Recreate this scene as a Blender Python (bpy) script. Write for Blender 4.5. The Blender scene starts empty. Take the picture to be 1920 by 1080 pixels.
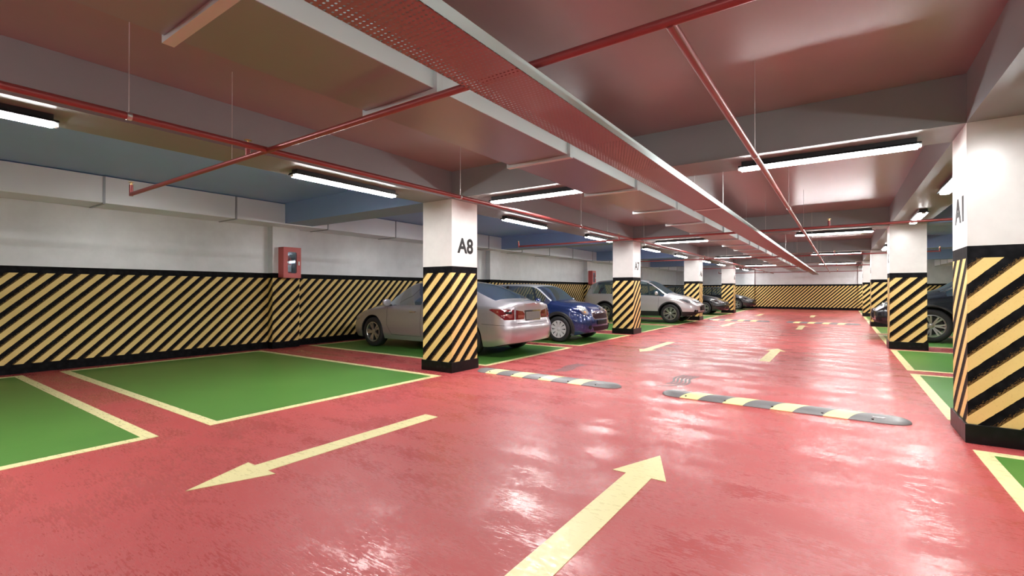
import bpy, bmesh, math, random
from mathutils import Vector, Matrix
from mathutils.bvhtree import BVHTree
random.seed(7)
S = bpy.context.scene
COL = S.collection
PI = math.pi

# ------------------------------------------------------------------ materials
def new_mat(name):
    m = bpy.data.materials.new(name); m.use_nodes = True
    nt = m.node_tree
    b = nt.nodes['Principled BSDF']
    return m, nt, b
class NT:
    def __init__(s, nt): s.nt = nt
    def n(s, t, **kw):
        x = s.nt.nodes.new(t)
        for k, v in kw.items():
            if k.startswith('i_'): x.inputs[k[2:].replace('_', ' ')].default_value = v
            else: setattr(x, k, v)
        return x
    def l(s, a, b): s.nt.links.new(a, b)
    def math(s, op, a, b=None, c=None, clamp=False):
        x = s.n('ShaderNodeMath', operation=op); x.use_clamp = clamp
        for i, v in enumerate((a, b, c)):
            if v is None: continue
            if isinstance(v, (int, float)): x.inputs[i].default_value = v
            else: s.l(v, x.inputs[i])
        return x.outputs[0]
    def mix(s, f, a, b):
        x = s.n('ShaderNodeMix', data_type='RGBA')
        if isinstance(f, (int, float)): x.inputs[0].default_value = f
        else: s.l(f, x.inputs[0])
        for i, v in ((6, a), (7, b)):
            if isinstance(v, tuple): x.inputs[i].default_value = (*v, 1)
            else: s.l(v, x.inputs[i])
        return x.outputs[2]
    def mixf(s, f, a, b):
        x = s.n('ShaderNodeMix', data_type='FLOAT')
        for i, v in ((0, f), (2, a), (3, b)):
            if isinstance(v, (int, float)): x.inputs[i].default_value = v
            else: s.l(v, x.inputs[i])
        return x.outputs[0]
    def noise(s, vec, scale, detail=3, rough=.5, sc=None):
        if sc:
            mp = s.n('ShaderNodeMapping'); mp.inputs['Scale'].default_value = sc
            s.l(vec, mp.inputs[0]); vec = mp.outputs[0]
        x = s.n('ShaderNodeTexNoise', i_Scale=scale, i_Detail=detail, i_Roughness=rough)
        s.l(vec, x.inputs['Vector']); return x.outputs[0]
    def ramp(s, v, p0, p1):
        x = s.n('ShaderNodeMapRange'); s.l(v, x.inputs[0])
        x.inputs[1].default_value = p0; x.inputs[2].default_value = p1
        return x.outputs[0]
    def bump(s, h, strength, dist, b):
        x = s.n('ShaderNodeBump'); x.inputs['Strength'].default_value = strength
        x.inputs['Distance'].default_value = dist
        s.l(h, x.inputs['Height']); s.l(x.outputs[0], b.inputs['Normal'])
def simple(name, col, rough=.5, metal=0., coat=0., spec=.5, noise=0., nscale=20):
    m, nt, b = new_mat(name); h = NT(nt)
    b.inputs['Base Color'].default_value = (*col, 1)
    b.inputs['Roughness'].default_value = rough
    b.inputs['Metallic'].default_value = metal
    b.inputs['Coat Weight'].default_value = coat
    b.inputs['Coat Roughness'].default_value = .04
    b.inputs['Specular IOR Level'].default_value = spec
    tc = h.n('ShaderNodeTexCoord')
    nz = h.noise(tc.outputs['Object'], nscale, 3)
    k = noise if noise else .04
    c = h.mix(nz, tuple(v*(1-k) for v in col), tuple(min(1, v*(1+k)) for v in col))
    h.l(c, b.inputs['Base Color'])
    return m
def emis(name, col, s):
    m, nt, b = new_mat(name)
    b.inputs['Base Color'].default_value = (*col, 1)
    b.inputs['Emission Color'].default_value = (*col, 1)
    b.inputs['Emission Strength'].default_value = s
    return m

def banded(name, period, off, frac, topz=1.512, bandz=1.611, botz=.148, white=(.76, .745, .73), side=True):
    """plaster above, hazard stripes with black borders below; uv in metres"""
    m, nt, b = new_mat(name); h = NT(nt)
    uv = h.n('ShaderNodeUVMap'); sp = h.n('ShaderNodeSeparateXYZ'); h.l(uv.outputs[0], sp.inputs[0])
    u, v = sp.outputs[0], sp.outputs[1]
    tc = h.n('ShaderNodeTexCoord'); P = tc.outputs['Object']
    nz = h.noise(uv.outputs[0], 60, 4, .7)
    nb = h.noise(uv.outputs[0], 22, 2)
    # ragged streaks run along the stripe direction
    rot = h.n('ShaderNodeMapping'); rot.inputs['Rotation'].default_value = (0, 0, -PI/4); rot.inputs['Scale'].default_value = (1, 1, 1)
    h.l(uv.outputs[0], rot.inputs[0])
    st = h.noise(rot.outputs[0], 90, 3, .7, (.45, 2.2, 1))
    s_ = h.math('ADD', h.math('DIVIDE', h.math('SUBTRACT', h.math('SUBTRACT', u, v), off), period), 50)
    f = h.math('FRACT', s_)
    wob = h.math('MULTIPLY', h.math('SUBTRACT', nb, .5), .05)
    f2 = h.math('ADD', f, wob)
    yel = h.math('LESS_THAN', f2, frac)
    speck = h.math('MULTIPLY', h.math('GREATER_THAN', f2, frac + (1-frac)*.56), h.math('GREATER_THAN', h.math('ADD', st, h.math('MULTIPLY', h.math('SUBTRACT', f2, .92), 1.1)), .50))
    dirt = h.ramp(nz, .60, .72)
    big = h.noise(uv.outputs[0], 5, 3)
    ycol = h.mix(big, (.80, .56, .19), (.90, .68, .28))
    ycol = h.mix(h.math('MULTIPLY', dirt, .55), ycol, (.40, .22, .06))
    vor = h.n('ShaderNodeTexVoronoi', i_Scale=16); h.l(uv.outputs[0], vor.inputs['Vector'])
    blk = h.mix(h.ramp(vor.outputs[0], .0, .8), (.010, .010, .012), (.002, .002, .003))
    scol = h.mix(yel, blk, ycol)
    scol = h.mix(h.math('MULTIPLY', speck, .7), scol, (.26, .15, .045))
    inb = h.math('MULTIPLY', h.math('GREATER_THAN', v, botz), h.math('LESS_THAN', v, topz))
    low = h.mix(inb, blk, scol)
    # plaster
    w1 = h.noise(P, 3.2, 4, .6); w2 = h.noise(P, 30, 3, .6, (1, 1, .25))
    wc = h.mix(h.ramp(w1, .3, .7), tuple(x*.88 for x in white), white)
    wc = h.mix(h.math('MULTIPLY', h.ramp(w2, .5, .85), .12), wc, tuple(x*.8 for x in white))
    isw = h.math('GREATER_THAN', v, bandz)
    col = h.mix(isw, low, wc)
    h.l(col, b.inputs['Base Color'])
    h.l(h.mixf(isw, .6, h.mixf(w1, .26, .33)), b.inputs['Roughness'])
    h.l(h.mixf(isw, h.mixf(h.math('MULTIPLY', yel, inb), .10, .4), .85), b.inputs['Specular IOR Level'])
    h.bump(h.math('ADD', h.math('MULTIPLY', w2, .35), w1), .22, .006, b)
    return m
M_COLUMN = banded('column_paint', .24, .028, .49)
M_WALL = banded('wall_paint', .2025, -.020, .49, topz=1.507, botz=.142, white=(.76, .78, .82))  # cool plaster tone has the bluish light on the walls mixed in

def concrete(name, c, rough=.42, spec=.5, k=.93, bump=.2):
    m, nt, b = new_mat(name); h = NT(nt)
    tc = h.n('ShaderNodeTexCoord'); P = tc.outputs['Object']
    w1 = h.noise(P, 1.6, 5, .6); w2 = h.noise(P, 40, 4, .7, (1, .35, 1))
    col = h.mix(h.ramp(w1, .3, .7), tuple(x*k for x in c), c)
    col = h.mix(h.math('MULTIPLY', h.ramp(w2, .4, .8), .10), col, tuple(x*.75 for x in c))
    h.l(col, b.inputs['Base Color'])
    b.inputs['Roughness'].default_value = rough
    b.inputs['Specular IOR Level'].default_value = spec
    h.bump(w2, bump, .004, b)
    return m
M_BEAM = concrete('beam_concrete', (.255, .285, .30), .45, bump=.1)
M_BEAMB = concrete('beam_sky_tint', (.28, .40, .66), .45, bump=.1)  # blue cast of reflected sky painted into the bay beam colour
M_CEIL = concrete('ceiling_concrete', (.30, .235, .25), .30, 1.0, .93, .06)
M_CEILB = concrete('ceiling_sky_tint', (.29, .47, .93), .42, .6, .95, .06)  # blue sky reflection over the bays is put into this ceiling colour

def floor_mat():
    m, nt, b = new_mat('red_epoxy_floor'); h = NT(nt)
    tc = h.n('ShaderNodeTexCoord'); P = tc.outputs['Object']
    big = h.noise(P, .55, 4, .6); mid = h.noise(P, 2.2, 5, .65, (.55, 1.3, 1))
    fine = h.noise(P, 80, 5, .75, (.20, 1.1, 1)); grain = h.noise(P, 260, 2, .6)
    col = h.mix(h.ramp(big, .35, .68), (.40, .066, .067), (.465, .080, .081))
    h.l(col, b.inputs['Base Color'])
    wet = h.ramp(h.math('ADD', h.math('MULTIPLY', mid, .62), h.math('MULTIPLY', fine, .70)), .625, .69)
    r = h.mixf(wet, .48, .26)
    h.l(h.mixf(wet, .32, .72), b.inputs['Specular IOR Level'])
    h.l(r, b.inputs['Roughness'])
    b.inputs['Specular IOR Level'].default_value = .6
    hh = h.math('ADD', h.math('MULTIPLY', fine, 1.0), h.math('MULTIPLY', grain, .35))
    h.bump(h.math('MULTIPLY', hh, h.mixf(wet, 1.0, .3)), .25, .003, b)
    return m
M_FLOOR = floor_mat()
def paint_green():
    m, nt, b = new_mat('green_epoxy'); h = NT(nt)
    tc = h.n('ShaderNodeTexCoord'); P = tc.outputs['Object']
    n1 = h.noise(P, 1.3, 4, .6); n2 = h.noise(P, 60, 3, .7, (.3, 1, 1))
    c = h.mix(n1, (.060, .20, .035), (.10, .26, .048))
    c = h.mix(h.math('MULTIPLY', h.ramp(n2, .55, .8), .25), c, (.16, .26, .03))
    h.l(c, b.inputs['Base Color']); b.inputs['Roughness'].default_value = .36
    h.bump(n2, .25, .003, b)
    return m
M_GREEN = paint_green()
def paint_line():
    m, nt, b = new_mat('pale_yellow_line_paint'); h = NT(nt)
    tc = h.n('ShaderNodeTexCoord'); P = tc.outputs['Object']
    n1 = h.noise(P, 6, 4, .6); n2 = h.noise(P, 40, 3, .7, (.3, 1, 1))
    h.l(h.mix(n1, (.74, .68, .34), (.82, .76, .41)), b.inputs['Base Color'])
    h.l(h.mixf(h.ramp(n2, .5, .6), .42, .25), b.inputs['Roughness'])
    h.bump(n2, .2, .003, b)
    return m
M_LINE = paint_line()
def metal(name, c, rough, metallic=.9, bscale=120, aniso=(1, .12, 1), bs=.03):
    m, nt, b = new_mat(name); h = NT(nt)
    tc = h.n('ShaderNodeTexCoord'); P = tc.outputs['Object']
    n2 = h.noise(P, bscale, 3, .6, aniso); n1 = h.noise(P, 2, 3)
    h.l(h.mix(n1, tuple(x*.92 for x in c), c), b.inputs['Base Color'])
    b.inputs['Metallic'].default_value = metallic
    h.l(h.mixf(n2, rough-.01, rough+.02), b.inputs['Roughness'])
    h.bump(n2, bs, .001, b)
    return m
M_DUCT = metal('galvanised_duct_sheet', (.68, .84, .86), .45, .12, 60)
M_FLANGE = metal('duct_flange_steel', (.66, .80, .82), .38, .25)
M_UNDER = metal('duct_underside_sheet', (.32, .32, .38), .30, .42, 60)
M_WDUCT = metal('white_wall_duct_sheet', (.84, .86, .90), .28, .25, 60)
M_WJOINT = metal('wall_duct_joint', (.34, .35, .38), .35, .5)
M_STEEL = metal('plain_steel', (.6, .6, .6), .3, 1)
M_WIRE = simple('hanger_wire', (.62, .60, .60), .4, .6)
def perf():
    m, nt, b = new_mat('perforated_tray_steel'); h = NT(nt)
    tc = h.n('ShaderNodeTexCoord'); sp = h.n('ShaderNodeSeparateXYZ'); h.l(tc.outputs['Object'], sp.inputs[0])
    px, py = .021, .024
    y = h.math('DIVIDE', sp.outputs[1], py)
    row = h.math('FLOOR', y); odd = h.math('MULTIPLY', h.math('FRACT', h.math('MULTIPLY', row, .5)), 1.0)
    x = h.math('ADD', h.math('ADD', h.math('DIVIDE', sp.outputs[0], px), 500), odd)
    fx = h.math('SUBTRACT', h.math('FRACT', x), .5); fy = h.math('SUBTRACT', h.math('FRACT', y), .5)
    d = h.math('SQRT', h.math('ADD', h.math('POWER', h.math('MULTIPLY', fx, 1.0), 2), h.math('POWER', h.math('MULTIPLY', fy, 1.5), 2)))
    hole = h.math('LESS_THAN', d, .30)
    b.inputs['Base Color'].default_value = (.31, .155, .155, 1)  # reddish base: the red floor's reflection is put into the steel colour
    b.inputs['Metallic'].default_value = .95; b.inputs['Roughness'].default_value = .34
    tr = h.n('ShaderNodeBsdfTransparent'); mx = h.n('ShaderNodeMixShader')
    h.l(hole, mx.inputs[0]); h.l(b.outputs[0], mx.inputs[1]); h.l(tr.outputs[0], mx.inputs[2])
    out = nt.nodes['Material Output']; h.l(mx.outputs[0], out.inputs[0])
    return m
M_PERF = perf()
M_PIPE = simple('red_pipe_paint', (.26, .05, .05), .36, .35, 0, .6)
M_BRASS = simple('brass_sprinkler', (.75, .50, .22), .3, .9)
M_BLACK = simple('black_lamp_housing', (.012, .015, .018), .5)
M_PLINTH = None
def plinth():
    m, nt, b = new_mat('black_rubbed_plinth'); h = NT(nt)
    tc = h.n('ShaderNodeTexCoord'); P = tc.outputs['Object']
    v = h.n('ShaderNodeTexVoronoi', i_Scale=14); h.l(P, v.inputs['Vector'])
    n = h.noise(P, 8, 3)
    h.l(h.mix(h.math('MULTIPLY', h.ramp(v.outputs[0], .5, .0), h.ramp(n, .4, .8)), (.003, .003, .004), (.03, .03, .034)), b.inputs['Base Color'])
    b.inputs['Roughness'].default_value = .33
    h.bump(v.outputs[0], .3, .004, b)
    return m
M_PLINTH = plinth()
M_PLINTH.node_tree.nodes['Principled BSDF'].inputs['Specular IOR Level'].default_value = .25
M_LETTER = simple('black_letter_paint', (.012, .012, .013), .5, noise=.5, nscale=60)
M_LAMP = emis('lamp_diffuser', (1.0, .985, .96), 1.0)
LAMP_STRENGTH = 140.0
M_LAMP.node_tree.nodes['Principled BSDF'].inputs['Emission Strength'].default_value = LAMP_STRENGTH
def bump_mat():
    m, nt, b = new_mat('speed_bump_rubber'); h = NT(nt)
    tc = h.n('ShaderNodeTexCoord'); P = tc.outputs['Object']; sp = h.n('ShaderNodeSeparateXYZ'); h.l(P, sp.inputs[0])
    # object origin at the left end of the hump, centre line; bands slant across the hump
    s_ = h.math('SUBTRACT', sp.outputs[0], h.math('MULTIPLY', sp.outputs[1], .75))
    s_ = h.math('SUBTRACT', s_, .348)
    f = h.math('FRACT', h.math('ADD', h.math('DIVIDE', s_, .463), 10))
    rng = h.math('MULTIPLY', h.math('GREATER_THAN', s_, -.02), h.math('LESS_THAN', s_, .463*3.7))
    yel = h.math('MULTIPLY', h.math('LESS_THAN', f, .44), rng)
    n = h.noise(P, 50, 3)
    g = h.mix(n, (.15, .15, .155), (.21, .21, .215))
    h.l(h.mix(yel, g, (.92, .80, .38)), b.inputs['Base Color'])
    b.inputs['Roughness'].default_value = .42
    h.bump(n, .15, .003, b)
    return m
M_BUMP = bump_mat()
M_BOLT = simple('bolt_dark', (.02, .02, .02), .4)
M_REFL = simple('white_reflector', (.7, .72, .75), .2)
M_TYREMARK = simple('tyre_mark_rubber', (.11, .085, .09), .5, noise=.4, nscale=30)
M_CABRED = simple('cabinet_red_paint', (.66, .13, .125), .42)
M_CABIN = simple('cabinet_inside', (.05, .055, .065), .5)
M_EXT = simple('extinguisher_red', (.6, .05, .05), .25, coat=.5)
M_WHITE = simple('white_plastic', (.8, .8, .8), .35)
M_DARK = simple('dark_rubber', (.016, .016, .018), .55)
M_TYRE = simple('tyre_rubber', (.020, .020, .023), .55, noise=.2)
def glass(name, tint, refl=.14, sky_sheen=0.):
    m = bpy.data.materials.new(name); m.use_nodes = True; nt = m.node_tree; h = NT(nt)
    nt.nodes.remove(nt.nodes['Principled BSDF'])
    tr = h.n('ShaderNodeBsdfTransparent'); tr.inputs[0].default_value = (*tint, 1)
    gl = h.n('ShaderNodeBsdfGlossy'); gl.inputs['Roughness'].default_value = .05; gl.inputs[0].default_value = (.8, .92, 1, 1)
    lw = h.n('ShaderNodeLayerWeight'); lw.inputs[0].default_value = .35
    f = h.math('ADD', h.math('MULTIPLY', lw.outputs['Fresnel'], .8), refl, clamp=True)
    df = h.n('ShaderNodeBsdfDiffuse'); df.inputs[0].default_value = (.50, .68, .80, 1)  # pale blue diffuse stands in for sky reflected in the glass
    m0 = h.n('ShaderNodeMixShader'); m0.inputs[0].default_value = sky_sheen; h.l(tr.outputs[0], m0.inputs[1]); h.l(df.outputs[0], m0.inputs[2])
    mx = h.n('ShaderNodeMixShader'); h.l(f, mx.inputs[0]); h.l(m0.outputs[0], mx.inputs[1]); h.l(gl.outputs[0], mx.inputs[2])
    h.l(mx.outputs[0], nt.nodes['Material Output'].inputs[0])
    return m
M_GLASS = glass('car_window_glass', (.74, .84, .86), .08, .05)
M_GLASSB = glass('car_windscreen_glass', (.60, .74, .80), .15, .38)
M_CGLASS = glass('cabinet_pane_glass', (.85, .9, .95), .06)

# ------------------------------------------------------------------ mesh tools
def mesh_obj(name, verts, faces, mat, parent=None, smooth=False, uvs=None, loc=None, mats=None, mi=None, angle=None):
    me = bpy.data.meshes.new(name); me.from_pydata([tuple(v) for v in verts], [], faces)
    for mm in (mats or [mat]): me.materials.append(mm)
    if mi: me.polygons.foreach_set('material_index', mi)
    if uvs:
        ul = me.uv_layers.new(name='UVMap'); k = 0
        for f in uvs:
            for q in f: ul.data[k].uv = q; k += 1
    if smooth: me.polygons.foreach_set('use_smooth', [True]*len(me.polygons))
    me.update()
    if smooth and angle:
        try: me.set_sharp_from_angle(angle=angle)
        except Exception: pass
    o = bpy.data.objects.new(name, me); COL.objects.link(o)
    if parent: o.parent = parent
    if loc: o.location = loc
    return o
class MB:
    def __init__(s): s.v = []; s.f = []; s.uv = []
    def box(s, x0, x1, y0, y1, z0, z1, uv=False, skip=()):
        b = len(s.v)
        s.v += [(x0, y0, z0), (x1, y0, z0), (x1, y1, z0), (x0, y1, z0), (x0, y0, z1), (x1, y0, z1), (x1, y1, z1), (x0, y1, z1)]
        F = [(0, 3, 2, 1), (4, 5, 6, 7), (0, 1, 5, 4), (1, 2, 6, 5), (2, 3, 7, 6), (3, 0, 4, 7)]
        a, c = x1-x0, y1-y0
        U = [[(0, z0)]*4, [(0, z1)]*4, [(0, z0), (a, z0), (a, z1), (0, z1)], [(a, z0), (a+c, z0), (a+c, z1), (a, z1)],
             [(a+c, z0), (2*a+c, z0), (2*a+c, z1), (a+c, z1)], [(2*a+c, z0), (2*a+2*c, z0), (2*a+2*c, z1), (2*a+c, z1)]]
        for i, f in enumerate(F):
            if i in skip: continue
            s.f.append(tuple(b+k for k in f)); s.uv.append(U[i])
        return s
    def quad(s, *p):
        b = len(s.v); s.v += list(p); s.f.append(tuple(range(b, b+len(p)))); s.uv.append([(0, 0)]*len(p)); return s
    def tube(s, p0, p1, r, n=12, cap=True, r1=None):
        p0, p1 = Vector(p0), Vector(p1); r1 = r if r1 is None else r1
        d = (p1-p0).normalized(); a = d.orthogonal().normalized(); c = d.cross(a); b = len(s.v)
        for p, rr in ((p0, r), (p1, r1)):
            for i in range(n):
                t = 2*PI*i/n; s.v.append(tuple(p + a*math.cos(t)*rr + c*math.sin(t)*rr))
        for i in range(n):
            j = (i+1) % n; s.f.append((b+i, b+j, b+n+j, b+n+i)); s.uv.append([(0, 0)]*4)
        if cap:
            s.f.append(tuple(b+i for i in reversed(range(n)))); s.uv.append([(0, 0)]*n)
            s.f.append(tuple(b+n+i for i in range(n))); s.uv.append([(0, 0)]*n)
        return s
    def lathe(s, prof, axis='z', c=(0, 0, 0), n=24):
        """prof: list of (radius, height along axis)"""
        b = len(s.v); c = Vector(c)
        for r, h in prof:
            for i in range(n):
                t = 2*PI*i/n; u, w = r*math.cos(t), r*math.sin(t)
                s.v.append(tuple(c + Vector({'z': (u, w, h), 'y': (w, h, u), 'x': (h, u, w)}[axis])))
        for k in range(len(prof)-1):
            for i in range(n):
                j = (i+1) % n; s.f.append((b+k*n+i, b+k*n+j, b+(k+1)*n+j, b+(k+1)*n+i)); s.uv.append([(0, 0)]*4)
        return s
    def prism(s, poly, z0, z1):
        b = len(s.v); n = len(poly)
        s.v += [(x, y, z0) for x, y in poly] + [(x, y, z1) for x, y in poly]
        s.f.append(tuple(reversed(range(b, b+n)))); s.f.append(tuple(range(b+n, b+2*n))); s.uv += [[(0, 0)]*n]*2
        for i in range(n):
            j = (i+1) % n; s.f.append((b+i, b+j, b+n+j, b+n+i)); s.uv.append([(0, 0)]*4)
        return s
    def obj(s, name, mat, parent=None, smooth=False, uv=False, loc=None, angle=None):
        v = s.v
        if loc: v = [(a-loc[0], b-loc[1], c-loc[2]) for a, b, c in v]
        return mesh_obj(name, v, s.f, mat, parent, smooth, s.uv if uv else None, loc, angle=angle)
def thing(name, label, cat, loc=(0, 0, 0), rz=0, group=None):
    o = bpy.data.objects.new(name, None); COL.objects.link(o); o.empty_display_size = .1
    o.location = loc; o.rotation_euler = (0, 0, rz); o['label'] = label; o['category'] = cat
    if group: o['group'] = group
    return o
def tag(o, label, cat, group=None):
    o['label'] = label; o['category'] = cat
    if group: o['group'] = group
    return o
def struct(o): o['kind'] = 'structure'; return o
def bevel(o, w, seg=2):
    m = o.modifiers.new('bevel', 'BEVEL'); m.width = w; m.segments = seg; m.limit_method = 'ANGLE'; return o
def dup(root, loc=None, label=None):
    r = root.copy(); COL.objects.link(r)
    if loc: r.location = loc
    if label: r['label'] = label
    for ch in list(root.children):
        c = ch.copy(); COL.objects.link(c); c.parent = r
        for g in list(ch.children):
            d = g.copy(); COL.objects.link(d); d.parent = c
    return r

# ------------------------------------------------------------------ layout (metres, camera at the origin in plan)
PER = 7.56; C0 = 5.324; W = .605
CY = {k: C0 + PER*k for k in range(-2, 5)}
XL1, XL0 = -4.81, -5.415          # left column row (aisle face / bay face)
XR0, XR1 = .85, 1.455             # right column row
XWL, XWR = -10.07, 6.0
YB, YF = -9.9, 35.82
ZB, ZC = 2.624, 3.032

# floor
struct(MB().box(XWL-.3, XWR+.3, YB-.3, YF+.3, -.2, 0).obj('floor', M_FLOOR))
# ceiling slabs
struct(MB().box(XL0, XR1, YB-.3, YF+.3, ZC, ZC+.2).obj('ceiling', M_CEIL))
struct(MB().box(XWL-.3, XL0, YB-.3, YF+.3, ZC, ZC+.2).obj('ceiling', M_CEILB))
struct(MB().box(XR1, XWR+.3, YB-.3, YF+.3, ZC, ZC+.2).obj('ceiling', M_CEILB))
# beams
n = 1
for x0, x1 in ((XL0, XL1), (XR0, XR1)):
    struct(MB().box(x0, x1, YB, YF, ZB, ZC).obj('trim_%d' % n, M_BEAM)); n += 1
for k in range(-1, 4):
    y = CY[k]
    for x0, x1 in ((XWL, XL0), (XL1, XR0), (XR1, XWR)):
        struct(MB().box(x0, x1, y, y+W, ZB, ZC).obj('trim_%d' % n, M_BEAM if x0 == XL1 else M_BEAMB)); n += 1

# walls: footprint polylines with pilasters, extruded; u runs to the right as seen from inside
def wall(name, pts, thick_pts, ureset=None):
    mb = MB(); u = 0
    for i in range(len(pts)-1):
        a, b = pts[i], pts[i+1]; L = math.hypot(b[0]-a[0], b[1]-a[1])
        u0 = ureset(a, b) if ureset else None
        if u0 is not None: u = u0
        k = len(mb.v); mb.v += [(a[0], a[1], 0), (b[0], b[1], 0), (b[0], b[1], ZC), (a[0], a[1], ZC)]
        mb.f.append((k, k+1, k+2, k+3)); mb.uv.append([(u, 0), (u+L, 0), (u+L, ZC), (u, ZC)]); u += L
    k = len(mb.v); m = len(thick_pts)   # back face so that the wall has thickness
    a, b = thick_pts
    mb.v += [(b[0], b[1], 0), (a[0], a[1], 0), (a[0], a[1], ZC), (b[0], b[1], ZC)]; mb.f.append((k, k+1, k+2, k+3)); mb.uv.append([(0, 0)]*4)
    for z, rev in ((0, 1), (ZC, 0)):
        k = len(mb.v); loop = list(pts) + [b, a]
        mb.v += [(x, y, z) for x, y in loop]; idx = list(range(k, k+len(loop)))
        mb.f.append(tuple(idx if rev else idx[::-1])); mb.uv.append([(0, z)]*len(loop))
    return struct(mb.obj(name, M_WALL, uv=True))
PX = -9.88
pts = [(XWL, YB)]
for k in range(-1, 4):
    y = CY[k]; pts += [(XWL, y), (PX, y), (PX, y+W), (XWL, y+W)]
pts += [(XWL, YF)]
wall('wall_left', pts, ((XWL-.2, YB), (XWL-.2, YF)), lambda a, b: a[1] if a[0] == b[0] else None)
pts = [(XWL, YF), (XL0, YF), (XL0, YF-.24), (XL1, YF-.24), (XL1, YF), (XR0, YF), (XR0, YF-.24), (XR1, YF-.24), (XR1, YF), (XWR, YF)]
wall('wall_back', pts, ((XWL, YF+.2), (XWR, YF+.2)), lambda a, b: a[0]+20 if a[1] == b[1] else None)
pts = [(XWR, YF)]
for k in range(3, -2, -1):
    y = CY[k]; pts += [(XWR, y+W), (XWR-.19, y+W), (XWR-.19, y), (XWR, y)]
pts += [(XWR, YB)]
wall('wall_right', pts, ((XWR+.2, YF), (XWR+.2, YB)), lambda a, b: 60-a[1] if a[0] == b[0] else None)
wall('wall_front', [(XWR, YB), (XWL, YB)], ((XWR, YB-.2), (XWL, YB-.2)))

# ------------------------------------------------------------------ columns
def lettering(txt, parent, origin, face, w, h):
    cu = bpy.data.curves.new('lettering', 'FONT'); cu.body = txt; cu.size = 1; cu.offset = .030; cu.extrude = .002
    t = bpy.data.objects.new('t', cu); COL.objects.link(t)
    bpy.context.view_layer.update()
    me = bpy.data.meshes.new_from_object(t.evaluated_get(bpy.context.evaluated_depsgraph_get()))
    bpy.data.objects.remove(t)
    xs = [v.co.x for v in me.vertices]; ys = [v.co.y for v in me.vertices]
    x0, x1, y0, y1 = min(xs), max(xs), min(ys), max(ys)
    for v in me.vertices:
        a = (v.co.x-x0)/(x1-x0)*w; b = (v.co.y-y0)/(y1-y0)*h; e = .0005 + (v.co.z+.002)*.5
        v.co = (e, a, b) if face == '+x' else (-e, -a, b)
    me.materials.clear(); me.materials.append(M_LETTER)
    o = bpy.data.objects.new('lettering', me); COL.objects.link(o); o.parent = parent; o.location = origin; return o
def column(x0, y, txt, side, label):
    t = thing('concrete_column', label, 'column', (x0+W/2, y+W/2, 0), group='striped concrete columns of the car park')
    c = x0+W/2, y+W/2
    mb = MB().box(-W/2, W/2, -W/2, W/2, 0, ZB)
    mb.obj('column_shaft', M_COLUMN, t, uv=True)
    e = .018
    bevel(MB().box(-W/2-e, W/2+e, -W/2-e, W/2+e, 0, .155).obj('plinth', M_PLINTH, t), .003, 1)
    if txt:
        if side == 'L': lettering(txt, t, (W/2, -W/2+.125, 1.815), '+x', .375, .24)
        else: lettering(txt, t, (-W/2, W/2-.12, 1.83), '-x', .36, .22)
    return t
for k, tx, lb in ((-1, 'A9', 'striped concrete column of the left row, behind the viewpoint'), (0, 'A8', 'striped concrete column lettered A8, nearest in the left row'),
                  (1, 'A7', 'striped concrete column lettered A7, second in the left row, before the white SUV'),
                  (2, 'A6', 'striped concrete column lettered A6, third in the left row, at the nose of the white SUV'),
                  (3, 'A5', 'striped concrete column lettered A5, fourth and farthest free one in the left row')):
    column(XL0, CY[k], tx, 'L', lb)
for k, tx, lb in ((-1, '', 'striped concrete column of the right row, behind the viewpoint'), (0, 'A1', 'large striped concrete column lettered A1 at the right edge, nearest of all'),
                  (1, 'A2', 'striped concrete column in front of the black car, second in the right row'),
                  (2, 'A3', 'striped concrete column just beyond the black car, third in the right row'),
                  (3, 'A4', 'small distant striped concrete column, fourth in the right row near the end wall')):
    column(XR0, CY[k], tx, 'R', lb)

# ------------------------------------------------------------------ floor markings
LW = .10
def stall(x0, x1, y0, y1, label):
    t = thing('parking_bay', label, 'parking bay', ((x0+x1)/2, (y0+y1)/2, 0), group='green parking bays with pale yellow borders')
    a, b = (x1-x0)/2, (y1-y0)/2
    MB().box(-a+LW*.5, a-LW*.5, -b+LW*.5, b-LW*.5, 0, .002).obj('green_panel', M_GREEN, t)
    mb = MB()
    o = [(-a, -b), (a, -b), (a, b), (-a, b)]; q = [(-a+LW, -b+LW), (a-LW, -b+LW), (a-LW, b-LW), (-a+LW, b-LW)]
    z = .0035
    for i in range(4):
        j = (i+1) % 4
        mb.quad((*o[i], z), (*o[j], z), (*q[j], z), (*q[i], z)); mb.quad((*o[i], 0), (*o[j], 0), (*o[j], z), (*o[i], z)); mb.quad((*q[j], 0), (*q[i], 0), (*q[i], z), (*q[j], z))
    mb.obj('border_line', M_LINE, t)
SA, SB = (.80, 3.83), (4.23, 7.30)
XSL = (-9.83, -4.775); XSR = (.84, 5.76)
names = {(-2, 1): 'mostly unseen green bay behind the viewpoint on the left', (-1, 0): 'empty green bay at the left edge of the picture, its corner pointing right',
 (-1, 1): 'large empty green bay before the striped wall, left of column A8', (0, 0): 'green bay under the silver sedan behind column A8', (0, 1): 'green bay under the blue hatchback left of column A7',
 (1, 0): 'empty green bay just beyond column A7, this side of the white SUV', (1, 1): 'green bay under the white SUV', (2, 0): 'empty green bay between column A6 and the dark sedan behind it',
 (2, 1): 'green bay under the dark sedan seen between columns A6 and A5', (3, 0): 'green bay just beyond column A5', (3, 1): 'green bay under the farthest dark car by the end wall'}
for (k, s), lb in names.items():
    if k < -1: continue
    a = (SA, SB)[s]; stall(*XSL, CY[k]+a[0], CY[k]+a[1], lb)
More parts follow.
